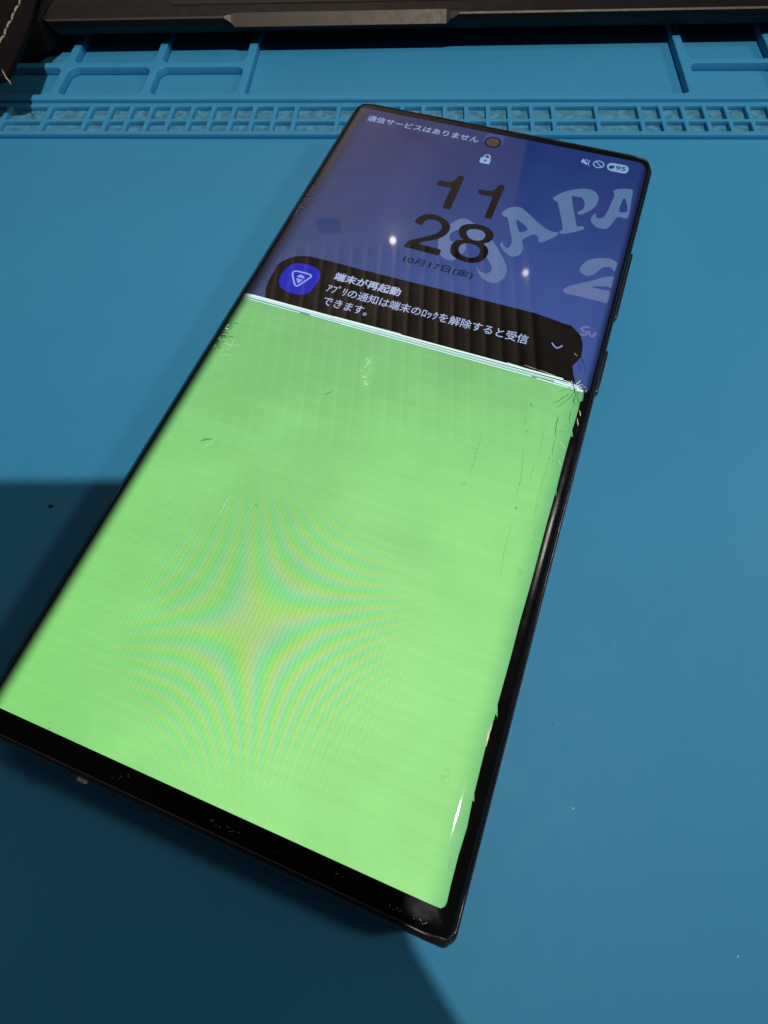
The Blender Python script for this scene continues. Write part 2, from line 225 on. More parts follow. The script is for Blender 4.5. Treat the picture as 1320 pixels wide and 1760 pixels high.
def blue_col(nt,vec,u,v):
    a = mixc(nt, v.step(7.3,1.2), (0.0085,0.030,0.150), (0.045,0.090,0.315))
    b = mixc(nt, v.step(7.3,1.2), (0.008,0.015,0.085), (0.050,0.078,0.195))
    c = mixc(nt, u.step(1.8,-3.2), a, b)
    n = noise(nt, vec, 0.55, 4)
    c = mixc(nt, n.step(0.35,0.75,0,0.28), c, (0.05,0.07,0.24))
    g = noise(nt, vec, 60, 2)
    return mixc(nt, g.step(0.3,0.7,0,0.07), c, (0.0,0.0,0.02))
def green_col(nt,vec,u,v):
    h = D['hom']
    W = u*h[6] + v*h[7] + 1.0
    X = (u*h[0] + v*h[1] + h[2]) / W - 430.0
    Y = (u*h[3] + v*h[4] + h[5]) / W - 1070.0
    Xr = X + Y*0.02; Yr = Y + X*0.11
    ph = Xr*Yr / 4200.0
    r2 = (X*X + Y*Y)._m('SQRT')
    wob = noise(nt, vec, 0.8, 2)
    ph = ph + (wob-0.5)*0.5
    amp = r2.step(20,400,0.70,0.0) * (0.50 + (Y+X).step(-300,180)*0.55)
    cr = (ph*(2*pi))._m('COSINE'); cb = (ph*(2*pi)+1.3)._m('COSINE'); cg = (ph*(2*pi)+2.4)._m('COSINE')
    t = v.step(1.5,-7.0); s = u.step(-3.5,3.2)
    base = mixc(nt, t, (0.205,0.540,0.195), (0.262,0.720,0.205))
    base = mixc(nt, s*t, base, (0.340,0.790,0.265))
    n1 = noise(nt, vec, 0.5, 3); n2 = noise(nt, vec, 1.0, 6, (0.25,9.0,1.0), 0.6); n3 = noise(nt, vec, 38, 2, (1.0,3.0,1.0))
    sx = nt.nodes.new('ShaderNodeSeparateColor'); nt.links.new(base, sx.inputs[0])
    R,G,B = (NX(nt,sx.outputs[i]) for i in range(3))
    sh = n1.step(0.3,0.7,0.91,1.06) * n2.step(0.3,0.7,0.972,1.025) * n3.step(0.25,0.75,0.955,1.045)
    # the display's fine line structure against the moire's centre
    fine = (u*(2*pi*13))._m('SINE') * r2.step(60,420,0.055,0.0) + 1.0
    sh = sh*fine
    R = R*sh*(1.0 + amp*(cr*0.46 + 0.16)); G = G*sh*(1.0 + amp*(cg*0.06 - 0.13)); B = B*sh*(1.0 - amp*(cb*0.50 - 0.12))
    edge = u.step(3.25,3.72)
    return mixc(nt, edge*0.65, rgb(nt,R,G,B), (0.085,0.36,0.17))
M_blue = screen_mat('display_blue', blue_col, fade_from=-3.66, fade_to=-3.20)
M_green = screen_mat('display_green', green_col)
M_letter = screen_mat('display_letter', lambda nt,vec,u,v: mixc(nt, v.step(6.5,2.5), (0.088,0.175,0.335), (0.115,0.165,0.345)))
M_letter2 = screen_mat('display_small_print', (0.12,0.16,0.36))
M_text = screen_mat('display_text', (0.41,0.48,0.76), fade=False)
M_text2 = screen_mat('display_status_text', (0.26,0.35,0.60), fade=False)
M_icon = screen_mat('display_icon_text', (0.21,0.36,0.62), fade=False)
M_lock = screen_mat('display_lock', (0.24,0.38,0.62), fade=False)
M_dark = screen_mat('display_black', (0.0012,0.0012,0.0012), fade=False)
M_navy = screen_mat('display_navy', (0.010,0.030,0.10), fade=False)
M_date = screen_mat('display_date', (0.001,0.002,0.022), fade=False)
M_card = screen_mat('display_card', (0.0020,0.0018,0.0018), fade=False)
M_squircle = screen_mat('display_app_icon', (0.010,0.017,0.44), fade=False)
M_tri = screen_mat('display_app_mark', (0.27,0.34,0.80), fade=False)
M_white = screen_mat('display_white_line', (0.72,0.98,0.93), fade=True)
M_teal = screen_mat('display_teal_line', (0.12,0.36,0.27), fade=True)
M_hole = screen_mat('display_hole_glow', (0.030,0.055,0.24), fade=False)
M_lens = material('camera_lens', (0.10,0.075,0.06), 0.25, spec=0.6, noise_amt=0.1)  # brown of the mirrored room is put into the lens colour
M_ring = material('camera_ring', (0.010,0.005,0.008), 0.2)
M_laptop = material('gunmetal', (0.012,0.010,0.009), 0.48, metal=0.3, spec=0.25, noise_amt=0.12, noise_scale=2, bump=0.0015, bump_scale=60, rough_var=0.05)
M_chamfer = material('lit_chamfer_metal', (0.080,0.064,0.046), 0.50, metal=0.4, noise_amt=0.06, noise_scale=3, rough_var=0.03)  # same metal as the chassis, painted brighter where the edge catches light
M_pad = material('trackpad_glass', (0.010,0.009,0.0095), 0.42, spec=0.25, noise_amt=0.1)
M_gap = material('dark_gap', (0.003,0.003,0.004), 0.6)
M_rubber = material('black_rubber', (0.01,0.01,0.01), 0.8, noise_amt=0.2)
M_leather = material('black_leather', (0.0035,0.003,0.0028), 0.7, spec=0.15, noise_amt=0.3, noise_scale=9, bump=0.02, bump_scale=16)
M_thread = material('cream_thread', (0.42,0.34,0.24), 0.8, noise_amt=0.25, noise_scale=12, bump=0.01, bump_scale=40)
M_desk = material('desk_laminate', (0.10,0.075,0.055), 0.5, noise_amt=0.25, noise_scale=0.3)
M_wall = material('plaster', (0.47,0.43,0.40), 0.8, noise_amt=0.10, noise_scale=0.02)
M_slat = material('pale_batten', (0.58,0.51,0.43), 0.6, noise_amt=0.12, noise_scale=0.1)
M_soffit = material('brown_soffit', (0.30,0.26,0.22), 0.8, noise_amt=0.35, noise_scale=0.06)
M_crumb = material('crumb', (0.008,0.02,0.02), 0.8, noise_amt=0.4, noise_scale=30)
M_dust = material('dust', (0.7,0.72,0.7), 0.8, noise_amt=0.2)
M_dustd = material('dark_dust', (0.02,0.05,0.06), 0.8, noise_amt=0.2)

# ------------------------------------------------------------------ desk, room surfaces the glass mirrors
def plane_box(name, x0,x1,y0,y1,z0,z1, m):
    b = bmesh.new(); box(b,x0,x1,y0,y1,z0,z1); o = obj(name,b,m); o['kind']='structure'; return o
plane_box('desk', -70,80,-45,60,-2.5,-0.32, M_desk)
plane_box('room_wall', -240,46,250,256,-70,222, M_wall)
plane_box('ceiling', -240,150,60,250,222,226, M_soffit)
b = bmesh.new(); box(b,-70.5,-56.5,249.2,249.9,197.5,207.5,0.1,1); obj('added_dark_panel', b, M_gap, bpy.data.objects['room_wall'])  # added dark panel that leaves a dark patch in the glass reflection
cl = bpy.data.objects['ceiling']
bs = bmesh.new(); box(bs, -1.2,1.2,110,249.5,214.5,221.9, 0.3, 1); slm = None
for k,x in enumerate(range(-150,58,9)):
    if slm is None: s0 = obj('batten', bs, M_slat, cl); slm = s0.data; o = s0
    else: o = link(s0.copy()); o.parent = cl
    o.location = (x,0,0)

# ------------------------------------------------------------------ silicone mat
mat = empty('silicone_mat', 'blue silicone repair mat with moulded trays and small slots, under the phone', 'repair mat')
b = bmesh.new(); box(b,-24,25,-17,19,-0.30,0.0,0.06); o = obj('base_sheet', b, M_mat, mat); auto_smooth(o)
GZ = 0.13
cells = []
xs = [-15.5,-14.9,-14.3,-13.7,-13.1]
edges = [-16.1,-15.5,-14.9,-14.3,-13.7,-12.95,-12.08,-10.78,-9.53]
x = -9.53
while x < -3.5: x += 0.617; edges.append(x)
edges += [-3.36+1.25-0.0, -0.86]
edges = [e for e in edges]
e2 = [-15.2,-13.32,-12.08,-10.80,-9.54] + [-9.54+0.6185*k for k in range(1,11)] + [-2.11,-0.87] + [-0.87+0.62*k for k in range(1,9)] + [5.32,6.54] + [6.54+0.607*k for k in range(1,11)] + [13.85,15.1,16.4]
rows = [(8.87,9.32),(9.42,10.02)]
holes = []
for a,bx in zip(e2,e2[1:]):
    for y0,y1 in rows:
        holes.append(rrect(a+0.06,bx-0.06,y0,y1,0.035,2)[::-1])
me = curve_mesh([rrect(-23.6,24.6,8.72,10.195,0.05,2)]+holes, extrude=0.065-0.018, bevel=0.018, bres=1)
o = obj('slot_strip', me, M_mat, mat); o.location = (0,0,0.066); auto_smooth(o,50)
b = bmesh.new(); box(b,-23.4,24.4,8.80,10.12,0.0005,0.012); obj('slot_floor', b, M_matdust, mat)
FZ = 0.22
pk = []
def pocket(x0,x1,y0,y1,r=0.28): pk.append(rrect(x0,x1,y0,y1,r,6)[::-1])
pocket(-22.8,-16.4,10.46,11.88); pocket(-16.2,-13.7,10.46,11.88); pocket(-13.5,-10.98,10.46,11.88); pocket(-10.74,-8.14,10.46,11.88); pocket(-7.90,-5.22,10.46,11.88)
pocket(-16.2,-13.7,12.12,15.6); pocket(-13.5,-10.98,12.12,15.6); pocket(-10.74,-8.14,12.12,15.6); pocket(-7.90,-5.24,12.12,15.6)
pocket(-4.98,8.02,10.46,15.6,0.16)
for x0 in (8.28,11.0,13.7,16.4): pocket(x0,x0+2.48,10.46,11.98,0.22); pocket(x0,x0+2.48,12.18,15.6,0.22)
me = curve_mesh([rrect(-23.6,24.6,10.205,17.8,0.08,2)]+pk, extrude=0.11-0.03, bevel=0.03, bres=2)
o = obj('tray_frame', me, M_mat, mat); o.location = (0,0,0.111); auto_smooth(o,50)

# crumbs and dust lying on the mat
def blob(bm, x,y,z,r, sub=1):
    r0 = bmesh.ops.create_icosphere(bm, subdivisions=sub, radius=1)
    for v in r0['verts']:
        k = 1+random.uniform(-0.3,0.3); v.co = Vector((x+v.co.x*r*k, y+v.co.y*r*k*0.7, z+abs(v.co.z)*r*0.4*k))
b = bmesh.new(); blob(b, D['crumb'][0], D['crumb'][1], 0.001, 0.055, 2)
o = obj('crumb', b, M_crumb, None, True); o['label'] = 'dark crumb on the mat left of the phone in shade'; o['category'] = 'crumb'
b = bmesh.new(); bd = bmesh.new()
for k,(x,y) in enumerate(D['specks']):
    blob(b if k in (1,2,3,5) else bd, x,y,0.001, 0.012 if k not in (2,3) else 0.018)
for k in range(26):
    blob(bd if k%2 else b, random.uniform(-9,9), random.uniform(-9,8), 0.0005, random.uniform(0.003,0.007))
o = obj('dust_specks', b, M_dust); o['kind']='stuff'; o['label']='pale dust specks scattered over the blue mat'; o['category']='dust'
o = obj('lint_specks', bd, M_dustd); o['kind']='stuff'; o['label']='dark lint specks scattered over the blue mat'; o['category']='lint'

# ------------------------------------------------------------------ the phone
TILT = radians(0.8)
phone = empty('smartphone', 'black curved-screen smartphone with a cracked display, lower two thirds glowing solid green', 'smartphone', (0,0,8.165*sin(TILT)), (TILT,0,K['a']))
phone.rotation_mode = 'XYZ'; phone.rotation_euler = (Matrix.Rotation(K['a'],3,'Z') @ Matrix.Rotation(TILT,3,'X')).to_euler()
def zprof(u):
    a = abs(u)-3.38
    if a <= 0: return 0.89
    a = min(a,0.495)/0.50
    return 0.89-0.30*(1-math.sqrt(1-a**2.25))
def lay(me, lift, cuts=True):
    """bend a flat sheet over the curved glass, lift cm above it"""
    b = bmesh.new(); b.from_mesh(me)
    if cuts:
        us = [v.co.x for v in b.verts]
        for c in [s*(3.3+0.03*k) for s in (-1,1) for k in range(0,19)]:
            if min(us) < c < max(us):
                bmesh.ops.bisect_plane(b, geom=b.verts[:]+b.edges[:]+b.faces[:], plane_co=(c,0,0), plane_no=(1,0,0))
    for v in b.verts: v.co.z = zprof(v.co.x)+lift+v.co.z
    b.normal_update()
    for f in b.faces:
        if f.normal.z < 0: f.normal_flip()
    for f in b.faces: f.smooth = True
    b.to_mesh(me); b.free(); return me
def sheet(name, loops, m, parent, lift, smooth=3):
    L = [smooth_loop([tuple(q) for q in lp], smooth) if smooth > 1 else [tuple(q) for q in lp] for lp in loops]
    return obj(name, lay(curve_mesh(L), lift), m, parent)
def strokes(name, lines, w, m, parent, lift, closed=False, sm=4, taper=False):
    b = bmesh.new()
    for ln in lines:
        p = smooth_loop([tuple(q) for q in ln], sm, closed)
        if closed: p = p + [p[0]]
        ribbon(b, p, w, taper)
    me = bpy.data.meshes.new(name); b.to_mesh(me); b.free()
    return obj(name, lay(me, lift), m, parent)
def text(name, s, m, parent, u0, u1, v0, v1, lift, bold=0.0, shear=0.0):
    c = bpy.data.curves.new('t','FONT'); c.body = s; c.size = 1; c.resolution_u = 3
    me = eval_mesh(c)
    xs = [v.co.x for v in me.vertices]; ys = [v.co.y for v in me.vertices]
    sx = (u1-u0)/(max(xs)-min(xs)); sy = (v1-v0)/(max(ys)-min(ys)); x0=min(xs); y0=min(ys)
    for v in me.vertices: v.co.x = u0+(v.co.x-x0)*sx; v.co.y = v0+(v.co.y-y0)*sy
    if bold:      # heavier strokes: the glyph sheets again, nudged sideways and a hair higher
        b = bmesh.new(); b.from_mesh(me); src = b.verts[:]+b.edges[:]+b.faces[:]
        for k,(dx,dy) in enumerate(((bold,0),(bold*0.5,bold*0.5),(bold*0.5,-bold*0.4))):
            r = bmesh.ops.duplicate(b, geom=src)
            for v in r['geom']:
                if isinstance(v, bmesh.types.BMVert): v.co.x += dx; v.co.y += dy; v.co.z = 0.0003*(k+1)
        b.to_mesh(me); b.free()
    return obj(name, lay(me, lift, False), m, parent)

VT, VB = 7.79, 8.12       # half lengths: top end, bottom end
def outline(off, n=7, side=26, end=None):
    e = off if end is None else end
    hx, r = 3.895-off, max(0.05, 0.27-off); rb = max(0.05, 0.17-off); ht, hb = VT-e, VB-e
    pts = []
    def seg(a,b2,k):
        for i in range(k): t=i/k; pts.append((a[0]+(b2[0]-a[0])*t, a[1]+(b2[1]-a[1])*t))
    for (cx,cy,a0,r) in ((hx-r,ht-r,0,r),(-hx+r,ht-r,90,r),(-hx+rb,-hb+rb,180,rb),(hx-rb,-hb+rb,270,rb)):
        for i in range(n): 
            a = radians(a0+90*i/n); pts.append((cx+r*cos(a),cy+r*sin(a)))
        a = radians(a0+90); e = (cx+r*cos(a),cy+r*sin(a))
        R0 = max(0.05, 0.27-off); nxt = {0:(-hx+R0,ht),90:(-hx,-hb+rb),180:(hx-rb,-hb),270:(hx,ht-R0)}[a0]
        seg(e,nxt,side)
    return pts
def loft(rings, cap_top=True, cap_bot=False):
    b = bmesh.new(); R = [[b.verts.new(q) for q in r] for r in rings]
    n = len(R[0])
    for A,B in zip(R,R[1:]):
        for i in range(n): b.faces.new((A[i],B[i],B[(i+1)%n],A[(i+1)%n]))
    if cap_top: b.faces.new(R[0])
    if cap_bot: b.faces.new(R[-1][::-1])
    bmesh.ops.recalc_face_normals(b, faces=b.faces)
    return b
def endroll(y, off):   # the glass dips a hair at its two short ends
    d = (VT if y > 0 else VB)-0.17-abs(y); return 0.02*max(0,1-d/0.08)**2 if d < 0.08 else 0
# cover glass
rings = []
for off in (0.70,0.595,0.53,0.46,0.39,0.32,0.26,0.20,0.16,0.12,0.09,0.07):
    rings.append([(x,y,zprof(x)-endroll(y,off)) for x,y in outline(off,end=off+0.10)])
rings.append([(x,y,zprof(x)-endroll(y,0.07)-0.05) for x,y in outline(0.068,end=0.168)])
g = loft(rings); glass = obj('cover_glass', g, M_black, phone, True); auto_smooth(glass, 60)
# metal frame and back
prof = [(0.067,0.167,-0.040,-0.03),(0.063,0.160,-0.012,-0.006),(0.050,0.148,0.000,0.0),(0.032,0.115,-0.006,-0.014),(0.014,0.065,-0.030,-0.065),(0.003,0.022,-0.075,-0.15),(0.0,0.0,-0.13,-0.26)]
def rim(x, ds, de):
    w = min(1,max(0,(abs(x)-3.45)/0.35)); w = w*w*(3-2*w)
    return zprof(min(3.83,abs(x)))-0.02*w-0.012*(1-w)+ds*w+de*(1-w)
rings = [[(x,y,rim(x,ds,de)) for x,y in outline(off,end=en)] for off,en,ds,de in prof]
rings += [[(x,y,z) for x,y in outline(off)] for off,z in ((0.0,0.34),(0.02,0.24),(0.07,0.14),(0.16,0.06),(0.30,0.015),(0.45,0.0))]
frame = obj('frame', loft(rings, False, True), M_frame, phone, True); auto_smooth(frame, 60)
# side buttons on the right rail
def button(v0,v1):
    b = bmesh.new(); box(b, 3.87,3.955,v0,v1,0.40,0.58,0.035,3); o = obj('side_button', b, M_button, phone, True); return o
button(2.95,4.86); button(1.0,2.06)
# antenna bands in the short rails
def band(u,s,wd=0.16):
    e = VT if s > 0 else VB; ya, yb = sorted((s*(e-0.12), s*(e-0.022))); b = bmesh.new(); box(b, u-wd/2,u+wd/2, ya,yb, 0.66,0.84 if s > 0 else 0.826, 0.01,1); obj('antenna_band', b, M_antenna, phone)
band(-1.74,-1); band(-2.22,1,0.14)
# rear camera rings that prop the top of the phone up
rr = bmesh.new(); bmesh.ops.create_cone(rr, cap_ends=True, segments=32, radius1=0.75, radius2=0.80, depth=0.14)
r0 = None
for (u,v) in ((2.6,6.9),(2.6,5.0),(2.6,3.1),(1.0,6.1)):
    if r0 is None: r0 = obj('rear_camera_ring', rr, M_frame, phone); o = r0
    else: o = link(r0.copy()); o.parent = phone
    o.location = (u,v,-0.068); o.scale = (1,1,1)

# ---- display, laid on the glass in thin sheets
EP = 0.0022
def region(u0,u1,v0,v1,r): return rrect(u0,u1,v0,v1,r,6)
disp = obj('display', lay(curve_mesh([region(-3.72,3.74,0.66,7.41,0.22)]), EP), M_blue, phone)
gr = [(-3.72,0.70)] + [tuple(q) for q in D['green_right']] + [(-3.55,-7.66),(-3.64,-7.64),(-3.70,-7.58),(-3.72,-7.48)]
green = obj('green_area', lay(curve_mesh([gr]), EP*1.5), M_green, disp); green['label'] = 'failed lower part of the display glowing plain green'
def S(name, key, m, parent=disp, lift=2, sm=3, label=None):
    o = sheet(name, D[key], m, parent, EP*lift, sm)
    if label: o['label'] = label
    return o
D['num_2a']=[D['num_2'][0]]; D['num_2b']=[D['num_2'][1]]
for k in ('let_j','let_a','let_p','let_a2','num_2a','num_2b'): S('wallpaper_letter', k, M_letter, lift=2, sm=4)
for q in ('small_s','small_u'): strokes('wallpaper_letter', [D[q]], 0.055, M_letter2, disp, EP*2)
for k in ('one_a','one_b','two','eight'): S('clock_digit', k, M_dark, lift=3.4, sm=3)
text('date_text', '10月17日(金)', M_date, disp, -0.745,0.815,2.675,2.905, EP*3.4, 0.006)
text('status_text', '通信サービスはありません', M_text2, disp, -3.26,-0.33,6.945,7.165, EP*3, 0.007)
lk = S('lock_icon','lock',M_lock,lift=3,sm=1)
strokes('lock_icon', [D['shackle']], 0.035, M_lock, disp, EP*3)
strokes('lock_icon', [D['keyhole']], 0.045, M_navy, disp, EP*4, sm=2)
S('mute_icon','speaker',M_icon,lift=3,sm=1); strokes('mute_icon', D['speaker_lines'], 0.022, M_icon, disp, EP*4, sm=2)
cu,cv = D['slash_c']
strokes('blocked_icon', [[(cu+0.118*cos(a),cv+0.118*sin(a)) for a in [2*pi*k/24 for k in range(24)]]], 0.030, M_icon, disp, EP*3, closed=True, sm=1)
strokes('blocked_icon', [[(cu-0.083,cv+0.083),(cu+0.083,cv-0.083)]], 0.026, M_icon, disp, EP*4, sm=2)
S('battery_pill','pill',M_icon,lift=3,sm=3); S('battery_leaf','leaf',M_navy,lift=4,sm=2)
text('battery_text','95',M_navy,disp,3.015,3.245,6.985,7.125,EP*4,0.010)
# notification card
S('notification_card','card',M_card,lift=2.6,sm=1)
S('app_icon','squircle',M_squircle,lift=3.4,sm=4)
strokes('app_icon_mark',[D['tri']],0.040,M_tri,disp,EP*4.2,closed=True)
S('app_icon_mark','half',M_tri,lift=4.2,sm=2); S('app_icon_mark','down',M_tri,lift=4.2,sm=2)
text('notification_title','端末が再起動',M_text,disp,-1.975,-0.49,1.765,1.985,EP*3.4,0.014)
text('notification_text','ｱﾌﾟﾘの通知は端末のﾛｯｸを解除すると受信',M_text,disp,-2.0,2.34,1.405,1.635,EP*3.4,0.004)
text('notification_text','できます。',M_text,disp,-1.94,-0.95,1.065,1.285,EP*3.4,0.004)
strokes('chevron',[D['chevron']],0.028,M_tri,disp,EP*3.6,sm=2)
# bright failed rows between the two areas
b = bmesh.new()
def row(bm,u0,u1,v,w,dv=0.0,m=None,name='white_row',lift=5):
    p=[(u0+(u1-u0)*k/24, v+dv*k/24) for k in range(25)]; bm=bmesh.new(); ribbon(bm,p,w,False)
    me=bpy.data.meshes.new(name); bm.to_mesh(me); bm.free(); obj(name, lay(me,EP*lift), m or M_white, disp)
row(b,-3.64,3.20,0.822,0.046,0.004); row(b,-3.64,3.58,0.785,0.022,-0.016); row(b,-3.62,3.60,0.762,0.012,-0.022)
row(b,-3.64,-2.28,0.712,0.020,-0.002); row(b,-2.05,-1.10,0.722,0.020,0.000); row(b,-1.35,2.62,0.716,0.024,-0.012); row(b,2.72,3.58,0.692,0.022,-0.02)
row(b,-1.55,-0.10,0.846,0.012,0.012); row(b,3.05,3.62,0.735,0.04,-0.03); row(b,2.1,3.4,0.862,0.012,-0.06)
def lifted(name,bm,m,parent,lift):
    me=bpy.data.meshes.new(name); bm.to_mesh(me); bm.free(); o = obj(name, lay(me,lift), m, parent); o['kind']='stuff'; return o
b.free()
row(None,-3.64,3.55,0.745,0.085,-0.015,M_teal,'teal_row',4.4)
# punch-hole camera
hu,hv = D['hole_c']
sheet('hole_glow',[[(hu-0.26,hv-0.06),(hu+0.02,hv-0.1),(hu+0.26,hv-0.02),(hu+0.22,7.39),(hu-0.20,7.39)]],M_hole,disp,EP*1.6,1)
b = bmesh.new(); bmesh.ops.create_circle(b,cap_ends=True,segments=48,radius=0.212); me=bpy.data.meshes.new('front_camera'); b.to_mesh(me); b.free()
for v in me.vertices: v.co.x+=hu; v.co.y+=hv
fc = obj('front_camera', lay(me,EP*3,False), M_ring, phone)
b = bmesh.new(); bmesh.ops.create_circle(b,cap_ends=True,segments=48,radius=0.155); me=bpy.data.meshes.new('lens'); b.to_mesh(me); b.free()
for v in me.vertices: v.co.x+=hu; v.co.y+=hv
obj('lens', lay(me,EP*4,False), M_lens, fc)

# ---- damage: cracks, scratches, chips, and painted glints
def crack_mesh(items, amp, dots=False, n=5):
    b = bmesh.new()
    for wd,pts in items: ribbon(b, jitter([tuple(q) for q in pts],amp,n), wd, True, dots)
    return b
blue_c = [c for c in D['cracks'] if c[1][0][1] > 0.83]; green_c = [c for c in D['cracks'] if c[1][0][1] <= 0.83]
for wd,pts in D['cracks']:
    top = pts[0][1] > 0.95
    me = bpy.data.meshes.new('crack'); bb = crack_mesh([(wd*1.05,pts)], wd*0.45); bb.to_mesh(me); bb.free()
    obj('crack', lay(me, EP*6), M_crackb if top else M_crackg, glass)
for k,pts in enumerate(D['dotted']):
    me = bpy.data.meshes.new('crack'); bb = crack_mesh([(0.011 if k==1 else 0.0075,pts)], 0.003, True, 13); bb.to_mesh(me); bb.free()
    obj('crack', lay(me, EP*6), M_crackg, glass)['kind'] = 'stuff'
for k,pts in enumerate(D['scratch']):
    me = bpy.data.meshes.new('scratch'); bb = crack_mesh([(0.008,pts)], 0.003, k in (1,2,3,4,5), 7); bb.to_mesh(me); bb.free()
    o = obj('scratch', lay(me, EP*6.4), M_bright, glass)
    if k in (1,2,3,4,5): o['kind'] = 'stuff'
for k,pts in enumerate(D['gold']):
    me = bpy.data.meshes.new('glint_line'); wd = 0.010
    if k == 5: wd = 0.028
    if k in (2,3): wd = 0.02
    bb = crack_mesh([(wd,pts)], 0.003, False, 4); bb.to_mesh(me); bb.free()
    obj('edge_glint', lay(me, EP*6.8), M_gold, glass)  # lamp glints painted as pale glowing strips
def chip(c, r, ring=True):
    b = bmesh.new(); n=14
    for a0 in range(n):
        if random.random() < 0.45: continue
        a=2*pi*a0/n; a2=a+2*pi/n*0.8; rr_=r*random.uniform(0.8,1.15)
        ribbon(b,[(c[0]+rr_*0.6*cos(t),c[1]+rr_*sin(t)) for t in (a,(a+a2)/2,a2)],0.012*random.uniform(0.5,1.2),True)
    me=bpy.data.meshes.new('chip'); b.to_mesh(me); b.free(); o = obj('chip', lay(me,EP*6), M_crackg, glass); o['kind']='stuff'; return o
ch = D['chip']
chip(ch[0],0.085); chip((ch[0][0]+0.01,ch[0][1]-0.06),0.05); chip(ch[1],0.05)
for c in ch[2:]: chip(c,0.045)
# bruise with a pale scratch across it
b = bmesh.new(); c = D['chip_big'][0]; ribbon(b,[(c[0]-0.10,c[1]-0.06),(c[0]-0.02,c[1]+0.01),(c[0]+0.09,c[1]+0.05)],0.05,True)
me=bpy.data.meshes.new('bruise'); b.to_mesh(me); b.free(); obj('bruise', lay(me,EP*5.6), screen_mat('display_bruise',(0.10,0.34,0.09)), glass)
# crazed patches on the left curve
def craze(cu,cv,w,h,n,m,seed,ang=0.2):
    random.seed(seed); b = bmesh.new()
    for k in range(n):
        u=cu+random.uniform(0,w)*random.random(); v=cv+random.uniform(-h,h); l=random.uniform(0.03,0.16); a=random.gauss(ang,0.5)
        ribbon(b, jitter([(u,v),(u+l*cos(a),v+l*sin(a))],0.008,3), random.uniform(0.006,0.016), True)
    me=bpy.data.meshes.new('craze'); b.to_mesh(me); b.free(); o=obj('crazed_patch', lay(me,EP*6.2), m, glass); o['kind']='stuff'; return o
c = D['shatter'][0]
craze(-3.66,c[1]-0.05,0.26,0.34,60,M_crack,3); craze(-3.60,c[1]-0.1,0.20,0.30,13,M_bright,4)
M_haze = material('craze_grey', (0.05,0.05,0.07), 0.5, emit=(0.06,0.055,0.10), noise_amt=0.3)
craze(-3.66,3.75,0.30,0.55,70,M_haze,5,0.5); craze(-3.66,3.6,0.2,0.5,30,M_crack,6,0.5)
# warm reflection painted as glowing flecks below the seam; border scuffs with painted glints
M_warm_refl = material('warm_reflection', (0.3,0.3,0.15), 0.4, emit=(0.33,0.62,0.235), noise_amt=0.3)
M_scuff_glint = material('border_scuff_glint', (0.35,0.30,0.24), 0.3, noise_amt=0.3)
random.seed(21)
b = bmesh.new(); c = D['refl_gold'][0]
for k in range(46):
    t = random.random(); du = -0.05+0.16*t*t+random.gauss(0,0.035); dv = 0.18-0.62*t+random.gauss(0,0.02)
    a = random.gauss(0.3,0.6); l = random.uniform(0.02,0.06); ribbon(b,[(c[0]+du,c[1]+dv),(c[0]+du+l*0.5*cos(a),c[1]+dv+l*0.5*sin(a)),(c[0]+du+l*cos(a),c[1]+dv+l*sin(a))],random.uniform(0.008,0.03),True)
me=bpy.data.meshes.new('refl_or_scuff_glint'); b.to_mesh(me); b.free(); obj('refl_or_scuff_glint', lay(me,EP*5.2), M_warm_refl, glass)['kind']='stuff'
b = bmesh.new()
for u0,v0,n_,w_,h_ in ((0.55,-7.84,14,0.28,0.03),(2.95,-7.86,9,0.12,0.03),(3.35,-7.86,7,0.10,0.04),(-1.2,-7.80,5,0.5,0.05),(1.8,-7.82,6,0.6,0.05)):
    for k in range(n_):
        p=(u0+random.uniform(-w_,w_),v0+random.uniform(-h_,h_)); a=random.gauss(0,0.5); l=random.uniform(0.01,0.04)
        ribbon(b,[p,(p[0]+l*0.5*cos(a),p[1]+l*0.5*sin(a)),(p[0]+l*cos(a),p[1]+l*sin(a))],random.uniform(0.004,0.011),True)
me=bpy.data.meshes.new('refl_or_scuff_glint'); b.to_mesh(me); b.free(); obj('refl_or_scuff_glint', lay(me,EP*1.2), M_scuff_glint, glass)['kind']='stuff'
# impact point at the right edge
random.seed(12)
c0 = D['cracks'][4][1][1]
b = bmesh.new(); bg_ = bmesh.new()
for k in range(34):
    a = random.uniform(0,2*pi); r1=random.uniform(0.02,0.13); l=random.uniform(0.03,0.11); a2=a+random.uniform(-0.7,0.7)
    p=(c0[0]+0.05+r1*cos(a)*1.0,c0[1]+r1*sin(a)*0.9)
    ribbon(b if k%3 else bg_, jitter([p,(p[0]+l*cos(a2),p[1]+l*sin(a2))],0.006,3), random.uniform(0.006,0.014), True)
lifted('impact_cracks', b, M_crack, glass, EP*6.6); lifted('impact_glints', bg_, M_white, glass, EP*7)

